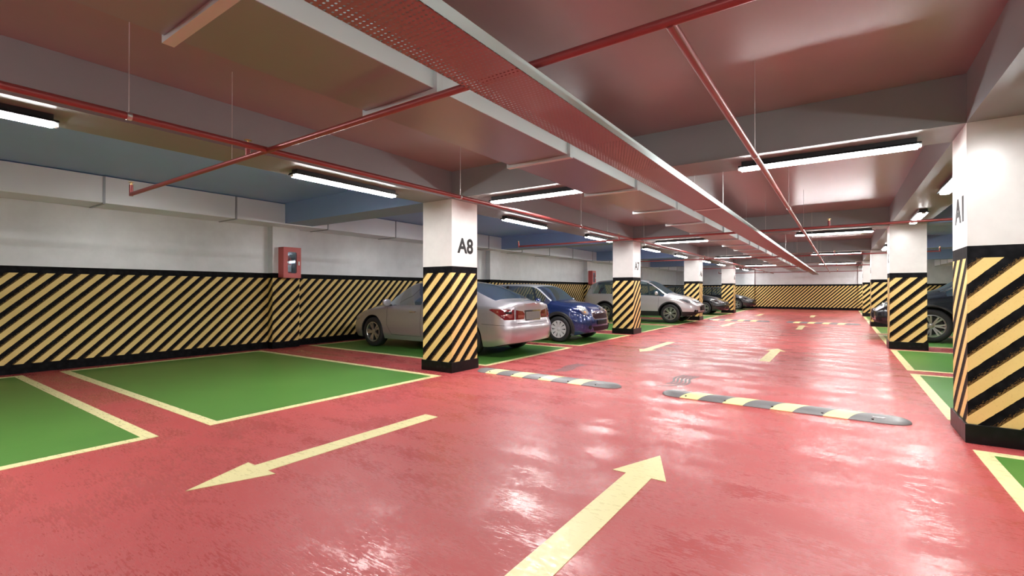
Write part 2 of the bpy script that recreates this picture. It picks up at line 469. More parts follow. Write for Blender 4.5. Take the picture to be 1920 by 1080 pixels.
namesR = {(-1, 1): 'green bay cut by the right edge, in front of column A1', (-1, 0): 'green bay on the right, beside the viewpoint', (0, 0): 'green bay just beyond column A1 with a broad yellow front line',
 (0, 1): 'green bay between columns A1 and the second right column', (1, 0): 'green bay under the black car on the right', (1, 1): 'green bay beyond the black car on the right',
 (2, 0): 'far right green bay beyond the third right column', (2, 1): 'far right green bay before the fourth right column', (3, 0): 'farthest right green bay but one by the end wall', (3, 1): 'farthest right green bay at the end wall'}
for (k, s), lb in namesR.items():
    a = (SA, SB)[s]; stall(*XSR, CY[k]+a[0]+.0, CY[k]+a[1]+.03, lb)

def arrow(x, ytip, d, label):
    L = 2.15; hl = .468; hw = .185; sw = .087
    P = [(0, 0), (-hw, -hl), (-sw, -hl), (-sw, -L), (sw, -L), (sw, -hl), (hw, -hl)]
    P = [(a*d, b*d) for a, b in P]
    if d < 0: pass
    o = MB().prism(P[::-1], 0, .003).obj('floor_arrow', M_LINE); o.location = (x, ytip, 0)
    tag(o, label, 'floor arrow', 'pale yellow arrows painted on the red floor')
for x, y, lb in ((-3.343, 1.256, 'nearest yellow arrow pointing to the lower left, beside the large empty green bay'), (-3.343, 9.33, 'yellow arrow pointing left, level with column A7, second in the left lane'),
                 (-3.36, 17.5, 'small yellow arrow of the left lane just before the far speed bumps'), (-3.36, 25.55, 'tiny farthest yellow arrow of the left lane, beyond the far speed bumps')):
    arrow(x, y, -1, lb)
for x, y, lb in ((-1.122, 3.57, 'nearest yellow arrow pointing away, cut by the bottom edge'), (-1.11, 11.50, 'yellow arrow pointing away in the right lane, just beyond the near speed bump'),
                 (-1.11, 19.6, 'small yellow arrow of the right lane just before the far speed bumps'), (-1.11, 27.7, 'tiny farthest yellow arrow of the right lane near the end wall')):
    arrow(x, y, 1, lb)

# speed bumps
def speed_bump(x0, y, L, label):
    t = thing('speed_bump', label, 'speed bump', (x0, y, 0), group='grey and yellow speed bumps across the aisle')
    hw = .15; H = .05; NS = 40; NC = 10; v = []; f = []
    for i in range(NS+1):
        s = i/NS
        e = .19; x = L*s
        if i < 9: x = e*(1-math.cos(i/8*PI/2))
        elif i > NS-9: x = L - e*(1-math.cos((NS-i)/8*PI/2))
        else: x = e + (L-2*e)*(i-8)/(NS-16)
        q = 1.
        if x < e: q = math.sqrt(max(0, 1-((e-x)/e)**2))
        if x > L-e: q = math.sqrt(max(0, 1-((x-L+e)/e)**2))
        q = max(q, .02)
        for j in range(NC+1):
            a = -1+2*j/NC
            v.append((x, a*hw*q, .006 + (H-.006)*(1-a*a)**.8*min(1, q*1.1)))
        v.append((x, hw*q, 0)); v.append((x, -hw*q, 0))
    R = NC+3
    for i in range(NS):
        for j in range(R):
            a, b = i*R+j, i*R+(j+1) % R; f.append((a, a+R, b+R, b))
    f.append(tuple(range(R))); f.append(tuple(NS*R+k for k in reversed(range(R))))
    mesh_obj('bump_body', v, f, M_BUMP, t, True, angle=.7)
    for bx in (.30, .72, 1.18, 1.62, 2.02):
        for sy in (-.118, .118):
            MB().tube((bx, sy, .014), (bx, sy, .031), .011, 10).obj('bolt', M_BOLT, t)
    MB().box(L-.30, L-.20, -.09, -.03, .036, .0425).obj('reflector', M_REFL, t)
for x0, y, lb in ((-4.63, 5.76, 'near grey and yellow speed bump touching the foot of column A8'), (-1.777, 5.76, 'near grey and yellow speed bump in the right lane, ending before column A1'),
                  (-4.60, 20.95, 'far speed bump of the left lane beside column A6'), (-1.745, 20.95, 'far speed bump of the right lane, a thin striped line in the distance')):
    speed_bump(x0, y, 2.318, lb)

# tyre marks left on the floor behind the bumps
def tyre_mark(x, y, w, l, label, rot=0):
    mb = MB(); n = 5
    for i in range(n):
        x0 = -w/2 + w*i/n; N = 24
        P = []
        for s in range(N+1):
            yy = l*s/N; xx = x0 + .032*math.sin(yy*9.0)
            P.append((xx, yy))
        for s in range(N):
            a, b = P[s], P[s+1]; wd = w/n*.62
            k = len(mb.v); mb.v += [(a[0], a[1], .0012), (a[0]+wd, a[1], .0012), (b[0]+wd, b[1], .0012), (b[0], b[1], .0012)]
            mb.f.append((k, k+1, k+2, k+3)); mb.uv.append([(0, 0)]*4)
    # curved lead-in
    for s in range(14):
        t0, t1 = s/14, (s+1)/14
        def q(t): return Vector((w*.35 - .42*t**1.3 - .05, -.05 - .30*t, .0013))
        a, b = q(t0), q(t1); wa, wb = .085*(1-t0)+.012, .085*(1-t1)+.012
        mb.quad((a.x, a.y, a.z), (a.x+.02, a.y+wa, a.z), (b.x+.02, b.y+wb, b.z), (b.x, b.y, b.z))
    o = mb.obj('tyre_mark', M_TYREMARK); o.location = (x, y, 0); o.rotation_euler = (0, 0, rot)
    tag(o, label, 'tyre mark', 'wavy grey tyre marks on the floor')
tyre_mark(-1.80, 6.35, .26, .80, 'wavy grey tyre mark behind the left end of the near right speed bump')
tyre_mark(-3.58, 6.40, .22, .80, 'fainter wavy grey tyre mark behind the near left speed bump', .0)

# ------------------------------------------------------------------ lamps
def make_lamp(L, name='tube_lamp'):
    t = thing(name, '', 'lamp')
    h = L/2
    mb = MB().box(-h+.03, h-.03, -.055, .055, -.040, .002)
    P = [(-.055, -.040), (.055, -.040), (.082, -.056), (.082, -.064), (-.082, -.064), (-.082, -.056)]
    k = len(mb.v)
    for x in (-h, h): mb.v += [(x, a, b) for a, b in P]
    m = len(P)
    for i in range(m):
        j = (i+1) % m; mb.f.append((k+i, k+j, k+m+j, k+m+i)); mb.uv.append([(0, 0)]*4)
    mb.f.append(tuple(range(k, k+m))[::-1]); mb.f.append(tuple(range(k+m, k+2*m))); mb.uv += [[(0, 0)]*m]*2
    mb.obj('housing', M_BLACK, t)
    P = [(-.050, -.0642), (.050, -.0642), (.050, -.080), (.040, -.087), (-.040, -.087), (-.050, -.080)]
    mb = MB(); m = len(P)
    for x in (-h+.02, h-.02): mb.v += [(x, a, b) for a, b in P]
    for i in range(m):
        j = (i+1) % m; mb.f.append((i, m+i, m+j, j)); mb.uv.append([(0, 0)]*4)
    mb.f.append(tuple(range(m))); mb.f.append(tuple(range(2*m))[m:][::-1]); mb.uv += [[(0, 0)]*m]*2
    mb.obj('diffuser', M_LAMP, t)
    for s in (-1, 1):
        x = s*(h-.008); MB().box(x-.012, x+.012, -.03, .03, -.085, -.064).obj('end_cap', M_WHITE, t)
    return t
GL = 'white tube lamps in black housings'
proto = make_lamp(1.5); used = False
def put_lamp(x, y, rz, label):
    global used
    if not used: r = proto; used = True
    else: r = dup(proto)
    r.location = (x, y, ZB); r.rotation_euler = (0, 0, rz); r['label'] = label; r['group'] = GL
bay = {-1: 'before column A8', 0: 'between columns A8 and A7', 1: 'between columns A7 and A6', 2: 'between columns A6 and A5', 3: 'between A5 and end wall'}
bayR = {-1: 'before column A1', 0: 'between first and second columns', 1: 'between second and third columns', 2: 'between third and fourth columns', 3: 'between fourth column and end wall'}
LAMPX = -5.11
for k in range(-1, 4):
    for dy, w in ((2.50, 'nearer one'), (5.96, 'farther one')):
        put_lamp(LAMPX, CY[k]+dy, PI/2, 'tube lamp lengthwise under left beam %s, %s' % (bay[k], w))
        put_lamp(1.15, CY[k]+dy, PI/2, 'tube lamp lengthwise under right beam %s, %s' % (bayR[k], w))
for k in range(-1, 4):
    nm = {-1: 'behind the viewpoint', 0: 'at column A8', 1: 'at column A7', 2: 'at column A6', 3: 'at column A5'}[k]
    put_lamp(-3.53, CY[k]+.30, 0, 'white tube lamp under the cross beam %s, left of the air duct' % nm)
    put_lamp(-.155, CY[k]+.30, 0, 'white tube lamp under the cross beam %s, right of the cable tray' % nm)
for x, y in ((LAMPX, -6), (1.15, -6), (-3.49, -9.), (-.155, -9.)): pass

# ------------------------------------------------------------------ sprinkler pipes
RP = .0195; ZP = 2.296
def cross_pipe(y, label, x0=-6.36, x1=2.18):
    t = thing('sprinkler_pipe', label, 'pipe', (0, y, ZP), group='thin red sprinkler pipes across the aisle')
    mb = MB().tube((x0, 0, 0), (x1, 0, 0), RP, 14); mb.obj('pipe', M_PIPE, t, True, angle=.8)
    for x in (x0, -3.82, -.16, x1):
        r = MB().tube((x, 0, -RP if x in (x0, x1) else 0), (x, 0, .10), RP*.95, 12).obj('riser', M_PIPE, t, True, angle=.8)
        MB().lathe([(.004, .098), (.014, .100), (.014, .112), (.006, .114), (.006, .126), (.027, .128), (.027, .131), (.003, .133)], c=(x, 0, 0), n=14).obj('sprinkler_head', M_BRASS, r)
    for x in (-4.08,):
        MB().tube((x, 0, 0), (x, 0, ZC-ZP if False else ZB-ZP if -5.415 < x < -4.81 else ZC-ZP), .0022, 6).obj('hanger_wire', M_WIRE, t)
    return t
for k in range(-1, 4):
    cross_pipe(1.86+PER*(k+1), {-1: 'thin red sprinkler pipe crossing high above the nearest bays', 0: 'thin red sprinkler pipe crossing just before column A7', 1: 'thin red sprinkler pipe crossing just before column A6',
        2: 'thin red sprinkler pipe crossing just before column A5', 3: 'farthest thin red sprinkler pipe crossing before the end wall'}[k])
def long_pipe(x, y0, y1, hang, label, z=ZP):
    t = thing('water_pipe', label, 'pipe', (x, 0, z), group='long red water pipes along the aisle')
    mb = MB(); mb.tube((0, y0, 0), (0, y1, 0), RP*1.12, 14); mb.obj('pipe', M_PIPE, t, True, angle=.8)
    for y in hang:
        if any(CY[k]-.02 < y < CY[k]+W+.02 for k in range(-1, 4)): continue
        MB().tube((0, y, 0), (0, y, ZC-z), .0024, 6).obj('hanger_wire', M_WIRE, t)
        MB().tube((0, y-.012, 0), (0, y+.012, 0), RP*1.3, 14).obj('pipe_clamp', M_STEEL, t, True, angle=.8)
    return t
long_pipe(-3.53, YB, 34.2, [1.02+3.03*i for i in range(11)], 'long red pipe running down the left lane past column A8', ZP+.004)
long_pipe(-.546, 1.86, 34.2, [4.08+2.9*i for i in range(10)], 'long red pipe running down the right lane from the nearest cross pipe', ZP-.004)

# ------------------------------------------------------------------ ducts and tray
def duct(name, x0, x1, z0, z1, y0, y1, joints, mat, fmat, label, fl=.028, open_sides=True, jw=.05):
    t = thing(name, label, 'duct', ((x0+x1)/2, y0, z0))
    a = (x1-x0)/2
    bevel(MB().box(-a, a, 0, y1-y0, 0, z1-z0).obj('duct_body', mat, t), .006, 2)
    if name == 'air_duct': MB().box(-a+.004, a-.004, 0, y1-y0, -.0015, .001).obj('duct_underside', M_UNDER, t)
    for y in joints:
        mb = MB(); h = z1-z0
        y -= y0
        mb.box(-a-fl, a+fl, y-jw/2, y+jw/2, -fl, 0.002); 
        mb.box(-a-fl, -a+.002, y-jw/2, y+jw/2, 0, h); mb.box(a-.002, a+fl, y-jw/2, y+jw/2, 0, h)
        mb.obj('flange', fmat, t)
    return t
js = [.90] + [2.03+1.648*i for i in range(20)]
duct('air_duct', -2.575, -1.955, 2.432, 2.615, YB, 35.0, [-.75-1.648*i for i in range(5)] + js, M_DUCT, M_FLANGE, 'flat metal air duct with jointed sections hanging above the middle of the aisle')
js = [2.406+1.955*i for i in range(-6, 17)]
duct('wall_duct', -10.06, -9.40, 2.60, 3.02, YB+.05, 35.7, js, M_WDUCT, M_WJOINT, 'pale rectangular duct along the top of the left striped wall', .012, jw=.03)
duct('wall_duct', 4.35, 5.02, 2.60, 3.02, YB+.05, 35.7, js, M_WDUCT, M_WJOINT, 'pale rectangular duct high over the bays on the right', .012, jw=.03)
def tray():
    x0, x1, z0, z1 = -1.44, -1.13, 2.197, 2.250
    t = thing('cable_tray', 'perforated metal cable tray hanging beside the air duct', 'cable tray', ((x0+x1)/2, 0, z0))
    a = (x1-x0)/2; y0, y1 = YB, 34.9; h = z1-z0
    MB().box(-a, a, y0, y1, 0, .0015).obj('tray_bottom', M_PERF, t)
    mb = MB()
    for s in (-1, 1):
        x = s*a; mb.box(min(x, x-s*.002), max(x, x-s*.002), y0, y1, 0, h); mb.box(min(x, x-s*.014), max(x, x-s*.014), y0, y1, h, h+.002)
    mb.obj('tray_side', M_FLANGE, t)
    for y in (-1.8, 5.87, 13.5, 21.1, 28.7):
        MB().box(-a-.004, a+.004, y-.04, y+.04, -.004, -.0005).obj('joint_plate', M_STEEL, t)
    for y in [5.92-7.6, 2.1, 5.92, 9.7, 13.5, 17.3, 21.1, 24.9, 28.7, 32.5]:
        for s in (-1, 1):
            inb = any(CY[k]-.02 < y < CY[k]+W+.02 for k in range(-1, 4))
            if s < 0 and False: continue
            if y == 2.1: continue
            MB().tube((s*(a+.004), y, 0), (s*(a+.004), y, (ZB if inb else ZC)-z0), .0024, 6).obj('hanger_wire', M_WIRE, t)
tray()

# ------------------------------------------------------------------ extinguisher cabinets
def cabinet(k, label, elabel):
    y0, y1, z0, z1 = .123, .515, 1.51, 2.165; x0, x1 = PX, -9.674
    t = thing('extinguisher_cabinet', label, 'cabinet', (x0, CY[k], 0), group='red fire extinguisher cabinets')
    d = x1-x0; th = .012
    mb = MB().box(0, d-.02, y0, y0+th, z0, z1).box(0, d-.02, y1-th, y1, z0, z1).box(0, d-.02, y0, y1, z0, z0+th).box(0, d-.02, y0, y1, z1-th, z1)
    mb.obj('cabinet_box', M_CABRED, t)
    MB().box(.001, .006, y0+th, y1-th, z0+th, z1-th).obj('back_panel', M_CABIN, t)
    # door: frame with rounded opening
    def rr(a0, a1, b0, b1, r, n=5):
        P = []
        for cx, cy, s in ((a1-r, b1-r, 0), (a0+r, b1-r, 1), (a0+r, b0+r, 2), (a1-r, b0+r, 3)):
            for i in range(n+1):
                a = (s+i/n)*PI/2; P.append((cx+r*math.cos(a), cy+r*math.sin(a)))
        return P
    inn = rr(y0+.095, y1-.095, z0+.10, z1-.10, .03); out = rr(y0, y1, z0, z1, .004)
    mb = MB(); n = len(inn)
    for x in (d-.02, d):
        mb.v += [(x, a, b) for a, b in out] + [(x, a, b) for a, b in inn]
    for i in range(n):
        j = (i+1) % n
        mb.f += [(2*n+i, 2*n+j, 3*n+j, 3*n+i), (i, n+i, n+j, j), (i, j, 2*n+j, 2*n+i), (n+j, n+i, 3*n+i, 3*n+j)]; mb.uv += [[(0, 0)]*4]*4
    dr = mb.obj('door', M_CABRED, t)
    MB().box(d-.012, d-.009, y0+.09, y1-.09, z0+.095, z1-.095).obj('window_pane', M_CGLASS, dr)
    bevel(MB().box(d, d+.018, y1-.07, y1-.035, (z0+z1)/2-.055, (z0+z1)/2+.03).obj('latch', M_WHITE, dr), .004)
    # extinguisher
    e = thing('fire_extinguisher', elabel, 'fire extinguisher', (x0+d*.45, CY[k]+(y0+y1)/2-.035, z0+th), group='red fire extinguishers inside the cabinets')
    MB().lathe([(.002, 0), (.06, 0), (.066, .012), (.066, .38), (.056, .42), (.03, .445), (.018, .45), (.018, .47), (.002, .471)], n=24).obj('cylinder', M_EXT, e, True, angle=.9)
    MB().lathe([(.0665, .12), (.0668, .26)], n=24).obj('paper_label', M_WHITE, e, True)
    MB().box(-.02, .02, -.02, .02, .47, .50).box(-.012, .012, -.01, .09, .50, .508).box(-.012, .012, -.01, .075, .522, .53).obj('valve_handle', M_STEEL, e)
    mb = MB(); P = [Vector((.0, .02, .485)), Vector((.02, .07, .47)), Vector((.03, .085, .38)), Vector((.03, .083, .2)), Vector((.03, .08, .12))]
    for a, b in zip(P, P[1:]): mb.tube(a, b, .009, 8)
    mb.obj('hose', M_DARK, e, True)
cabinet(0, 'red extinguisher cabinet with window on the pilaster left of column A8', 'red fire extinguisher seen through the near cabinet window, left of column A8')
cabinet(2, 'distant red extinguisher cabinet on the left wall above the white SUV tail', 'red fire extinguisher inside the distant cabinet by the white SUV')

# ------------------------------------------------------------------ cars
def pchip(P):
    xs = [p[0] for p in P]; ys = [p[1] for p in P]; n = len(P)
    h = [xs[i+1]-xs[i] for i in range(n-1)]; d = [(ys[i+1]-ys[i])/h[i] for i in range(n-1)]
    m = [d[0]] + [0 if d[i-1]*d[i] <= 0 else 2*d[i-1]*d[i]/(d[i-1]+d[i]) for i in range(1, n-1)] + [d[-1]]
    def f(x):
        if x <= xs[0]: return ys[0]
        if x >= xs[-1]: return ys[-1]
        for i in range(n-1):
            if x <= xs[i+1]: break
        t = (x-xs[i])/h[i]; t2 = t*t; t3 = t2*t
        return (2*t3-3*t2+1)*ys[i] + (t3-2*t2+t)*h[i]*m[i] + (-2*t3+3*t2)*ys[i+1] + (t3-t2)*h[i]*m[i+1]
    return f
def sstep(t): t = max(0, min(1, t)); return t*t*(3-2*t)

def paint(name, c, metallic=.3, rough=.3, coat=1.):
    return simple(name, c, rough, metallic, coat, .5)
M_CHROME = simple('chrome_trim', (.8, .8, .8), .12, 1.)
M_SURR = simple('satin_trim', (.30, .24, .26), .38, .8)
M_RIM = metal('alloy_rim', (.62, .62, .64), .28, .9)
M_RIMD = simple('white_wheel_cover', (.62, .62, .64), .35, .2)
M_LAMPCL = simple('headlamp_glass', (.42, .44, .48), .22, .3, .3)
M_LAMPIN = simple('headlamp_reflector', (.85, .85, .85), .15, .9, 1.)
M_TAIL = simple('tail_lamp_red', (.16, .008, .014), .12, .1, 1.)
M_TAILP = simple('tail_lamp_pink', (.32, .09, .09), .12, .2, 1.)
M_GRILLE = simple('dark_grille', (.015, .013, .015), .6, spec=.15)
M_PLATE = simple('number_plate_blank', (.19, .21, .20), .4, .1)
M_SEAM = simple('panel_gap', (.015, .015, .018), .6)
M_SEAT = simple('seat_fabric', (.06, .065, .07), .7)

def wheel(parent, x, y, side, r, style, w=.20):
    """side=+1: outer face toward +y"""
    rr_ = r*.66
    pr = [(rr_, -w*.45), (rr_+.015, -w*.5), (r*.93, -w*.5), (r*.985, -w*.40), (r, -w*.28), (r, w*.28), (r*.985, w*.40), (r*.93, w*.5), (rr_+.015, w*.5), (rr_, w*.45), (rr_-.004, w*.3), (rr_-.004, -w*.45)]
    o = MB().lathe(pr, 'y', n=40).obj('wheel', M_TYRE, parent, True, angle=.9); o.location = (x, y, r); o.rotation_euler = (0, 0, 0)
    s = side
    mb = MB(); Rm = rr_
    mb.lathe([(Rm+.004, s*w*.44), (Rm+.004, s*w*.49), (Rm-.012, s*w*.50), (Rm-.02, s*w*.44), (Rm-.025, s*w*.1)], 'y', n=40)
    mb.lathe([(.001, s*w*.42), (.045, s*w*.42), (.06, s*w*.38), (.06, s*w*.2)], 'y', n=20)
    ns, a0, wi, wo, twin = {'mini': (10, 0, .022, .040, 0), 'suv': (7, .2, .016, .017, .13), 'sedan': (5, .3, .022, .022, .16)}[style]
    for i in range(ns):
        for tw in ((-twin, twin) if twin else (0,)):
            a = a0 + 2*PI*i/ns; a1 = a+tw*.6; a2 = a+tw*1.1
            p0 = Vector((math.sin(a1), 0, math.cos(a1)))*.045; p1 = Vector((math.sin(a2), 0, math.cos(a2)))*(Rm-.012)
            d = (p1-p0).normalized(); q = Vector((d.z, 0, -d.x))
            k = len(mb.v); yo = s*w*.40; y1 = s*w*.47; th = s*.03
            mb.v += [tuple(p0-q*wi+Vector((0, yo, 0))), tuple(p0+q*wi+Vector((0, yo, 0))), tuple(p1+q*wo+Vector((0, y1, 0))), tuple(p1-q*wo+Vector((0, y1, 0)))]
            mb.v += [tuple(p0-q*wi+Vector((0, yo-th, 0))), tuple(p0+q*wi+Vector((0, yo-th, 0))), tuple(p1+q*wo+Vector((0, y1-th, 0))), tuple(p1-q*wo+Vector((0, y1-th, 0)))]
            for F in ((0, 1, 2, 3), (4, 7, 6, 5), (0, 4, 5, 1), (1, 5, 6, 2), (2, 6, 7, 3), (3, 7, 4, 0)):
                mb.f.append(tuple(k+q_ for q_ in F)); mb.uv.append([(0, 0)]*4)
    mb.obj('rim', M_RIMD if style == 'mini' else M_RIM, o, True, angle=.5)
    MB().lathe([(.001, s*w*.12), (Rm*.85, s*w*.12), (Rm*.85, s*w*.06), (.001, s*w*.06)], 'y', n=28).obj('brake_disc', M_DARK, o)
    return o

def car(spec, loc, rz, label, group=None, name='car'):
    T = thing(name, label, 'car', loc, rz, group)
    g = {k: (pchip(v) if isinstance(v, list) and k in ('zb', 'zt', 'W', 'q', 'yr', 'zl', 'nose', 'tail') else v) for k, v in spec.items()}
    xa, xn = spec['zt'][0][0], spec['zt'][-1][0]
    ra, r = spec['ra'], spec['r']
    ax = spec['axles']
    xs = set()
    N = 84
    for i in range(N+1): xs.add(round(xa + (xn-xa)*i/N, 4))
    for e in (xa, xn):
        for d in (.01, .025, .05, .08, .12): xs.add(round(e + (d if e < 0 else -d), 4))
    for a in ax:
        for i in range(-10, 11): xs.add(round(a + ra*math.sin(i/10*PI/2), 4))
        xs.add(round(a-ra-.003, 4)); xs.add(round(a+ra+.003, 4))
    for q in spec['cuts']: xs.add(q)
    xs = sorted(xs)
    # drop near duplicates except the arch edges
    keep = [xs[0]]; must = {round(a+s*(ra+e), 4) for a in ax for s in (-1, 1) for e in (0, .003)} | set(spec['cuts'])
    for x in xs[1:]:
        if x-keep[-1] < .006 and x not in must: continue
        keep.append(x)
    xs = keep
    LV = spec['levels']       # fractions of side height
    clad = spec.get('clad', 0)
    def prof(zrel):
        return 1 - .055*(1-min(1, zrel/.35))**2 - spec.get('tumble', .05)*max(0, (zrel-.55)/.45)**2 - .012*math.exp(-((zrel-.72)/.06)**2)
    sec = []
    for x in xs:
        zb, zt, Wd, yr, q = g['zb'](x), g['zt'](x), g['W'](x), g['yr'](x), g['q'](x)
        zt = max(zt, zb+.015)
        z0 = g['zl'](x); zl = z0
        for a in ax:
            d = abs(x-a)
            if d <= ra + 1e-6: zl = max(zl, r + math.sqrt(max(0, ra*ra-d*d)))
        P = []
        base = spec['zs']
        for i, t in enumerate(LV):
            z = base + (zb-base)*t
            if clad and i == 2: z = clad
            z = max(z, zl) if i else max(z0, zl)
            z = min(z, zb) 
            if i > 0 and z < P[-1][1]: z = P[-1][1]
            P.append((Wd*prof((z-base)/(zb-base)), z))
        ys = P[-1][0]
        yr = min(yr, ys-.04)
        zr = zb + (zt-zb)*q
        y2 = ys-.018; z2 = zb+min(.018, (zr-zb)*.3)
        P.append((y2, z2))                                   # glass foot
        P.append((yr+(y2-yr)*.5+.012, z2+(zr-z2)*.5))        # glass mid (slightly bowed)
        P.append((yr, zr))                                   # glass top
        P.append((yr-.045, zr+(zt-zr)*.42))                  # rail
        P.append((yr*.66, zr+(zt-zr)*.80)); P.append((yr*.33, zr+(zt-zr)*.96)); P.append((0, zt))
        # plan-view and side-view shaping of nose and tail
        wn = sstep((x-(xn-.55))/.55); wt = sstep(((xa+.55)-x)/.55)
        Q = []
        for y, z in P:
            dx = g['nose'](z)*wn - g['tail'](z)*wt
            Q.append(Vector((x+dx, y, z)))
        sec.append(Q)
    nP = len(sec[0]); nL = len(LV)
    V = []; idx = []
    for Q in sec:
        row = []
        for s in (1, -1):
            rr = []
            for i, p in enumerate(Q):
                if s == -1 and i == nP-1: rr.append(row[0][-1]); continue
                V.append(Vector((p.x, p.y*s, p.z))); rr.append(len(V)-1)
            row.append(rr)
        idx.append(row)
    groups = {}
    def add(gname, f):
        f2 = []
        for k in f:
            if not f2 or (V[k]-V[f2[-1]]).length > 1e-5: f2.append(k)
        if len(f2) > 1 and (V[f2[0]]-V[f2[-1]]).length < 1e-5: f2.pop()
        if len(f2) >= 3: groups.setdefault(gname, []).append(tuple(f2))
    sg0, sg1 = spec['side_glass']; ws0, ws1 = spec['windscreen']; rg0, rg1 = spec['rear_glass']
    for i in range(len(xs)-1):
        xm = (xs[i]+xs[i+1])/2
        for s in (0, 1):
            for j in range(nP-1):
                a, b, c, d = idx[i][s][j], idx[i+1][s][j], idx[i+1][s][j+1], idx[i][s][j+1]
                gn = 'car_body'
                if clad and j < 2: gn = 'lower_cladding'
                if nL <= j < nL+2 and sg0 < xm < sg1 and (sec[i][nL+2].z - sec[i][nL].z) > .03:
                    gn = 'side_window' + ('_l' if s == 0 else '_r')
                    for p0, p1 in spec['pillars']:
                        if p0 < xm < p1: gn = 'pillar' if spec.get('black_pillar') else 'car_body'
                elif j >= nL+3:
                    if ws0 < xm < ws1: gn = 'windscreen'
                    elif rg0 < xm < rg1: gn = 'rear_window'
                    elif spec.get('roof') and spec['roof'][0] < xm < spec['roof'][1]: gn = 'roof'
                elif j >= nL+2 and spec.get('roof') and spec['roof'][0] < xm < spec['roof'][1]: gn = 'roof'
                add(gn, (a, b, c, d) if s == 0 else (d, c, b, a))
    # end caps with a bulged grid
    for e, sgn, bul in ((len(xs)-1, 1, spec['bulge'][0]), (0, -1, spec['bulge'][1])):
        M = 8; rows = []
        for j in range(nP-1):
            L, R = V[idx[e][0][j]], V[idx[e][1][j]]
            row = [idx[e][0][j]]
            for m in range(1, M):
                t = m/M; p = L.lerp(R, t); b = 1-(2*t-1)**2
                jj = min(1, j/2, (nP-2-j)/2+.3)
                zc = L.z + (0 if j < nP-4 else 0)
                V.append(Vector((p.x+sgn*bul*b, p.y, zc))); row.append(len(V)-1)
            row.append(idx[e][1][j]); rows.append(row)
        rg = 'car_body'
        for j in range(nP-2):
            for m in range(M):
                f = (rows[j][m], rows[j+1][m], rows[j+1][m+1], rows[j][m+1])
                gn = 'lower_cladding' if clad and j < 2 else 'car_body'
                add(gn, f if sgn < 0 else f[::-1])
        top = idx[e][0][-1]
        for m in range(M):
            f = (rows[-1][m], top, rows[-1][m+1]); add('car_body', f if sgn < 0 else f[::-1])
    allf = [f for fs in groups.values() for f in fs]
    bvh = BVHTree.FromPolygons([tuple(v) for v in V], allf)
    mats = dict(car_body=spec['paint'], lower_cladding=M_DARK, side_window_l=M_GLASS, side_window_r=M_GLASS, windscreen=M_GLASSB, rear_window=M_GLASSB, roof=spec.get('roofpaint'), pillar=M_DARK)
    for gn, fs in groups.items():
        used_ = sorted({k for f in fs for k in f}); mp = {k: i for i, k in enumerate(used_)}
        nm = gn[:-2] if gn.startswith('side_window') else gn
        mesh_obj(nm, [V[k] for k in used_], [tuple(mp[k] for k in f) for f in fs], mats[gn], T, True, angle=.75)
    # projected details
    def cast(p, d):
        h = bvh.ray_cast(Vector(p)-Vector(d)*3, Vector(d))
        return h[0]
    def patch(nm, poly, o, A, B, D, mat, off=.006, th=.02, parent=None, cuts=3):
        o, A, B, D = Vector(o), Vector(A), Vector(B), Vector(D).normalized()
        bm = bmesh.new(); vs = [bm.verts.new((a, b, 0)) for a, b in poly]
        bm.faces.new(vs); bmesh.ops.triangulate(bm, faces=bm.faces[:])
        bmesh.ops.subdivide_edges(bm, edges=bm.edges[:], cuts=cuts, use_grid_fill=True)
        hit = []
        bad = []
        for v in bm.verts:
            p = o + A*v.co.x + B*v.co.y; q = cast(p, D)
            if q is None: bad.append(v); continue
            v.co = q - D*off
        bmesh.ops.delete(bm, geom=bad, context='VERTS')
        if not bm.faces: bm.free(); return None
        ext = bmesh.ops.extrude_face_region(bm, geom=bm.faces[:])
        for v in [e for e in ext['geom'] if isinstance(e, bmesh.types.BMVert)]: v.co += D*th
        bmesh.ops.recalc_face_normals(bm, faces=bm.faces[:])
        me = bpy.data.meshes.new(nm); bm.to_mesh(me); bm.free(); me.materials.append(mat)
        me.polygons.foreach_set('use_smooth', [True]*len(me.polygons))
        try: me.set_sharp_from_angle(angle=.6)
        except Exception: pass
        ob = bpy.data.objects.new(nm, me); COL.objects.link(ob); ob.parent = parent or T
        return ob
    def strip(nm, pts, sidey, wdt, mat, off=.003, axis='y'):
        """thin line on the body: pts in (x,z) cast along y, or (y,z) cast along x"""
        mb = MB()
        P = []
        for (a0, b0), (a1, b1) in zip(pts, pts[1:]):
            n_ = max(2, int(math.hypot(a1-a0, b1-b0)/.04))
            for i in range(n_+1):
                t = i/n_; P.append((a0+(a1-a0)*t, b0+(b1-b0)*t))
        last = None
        for i in range(len(P)):
            a = P[max(0, i-1)]; b = P[min(len(P)-1, i+1)]
            dx, dz = b[0]-a[0], b[1]-a[1]; L = math.hypot(dx, dz) or 1; nx, nz = -dz/L*wdt/2, dx/L*wdt/2
            pair = []
            for s in (-1, 1):
                if axis == 'y': D = Vector((0, -sidey, 0)); p = Vector((P[i][0]+s*nx, 0, P[i][1]+s*nz))
                else: D = Vector((-sidey, 0, 0)); p = Vector((0, P[i][0]+s*nx, P[i][1]+s*nz))
                q = cast(p, D)
                if q is not None: pair.append(tuple(q-D*off))
            if len(pair) == 2 and last: mb.quad(last[0], last[1], pair[1], pair[0])
            last = pair if len(pair) == 2 else None
        if mb.f: return mb.obj(nm, mat, T)
    spec['details'](T, patch, strip, cast, g)
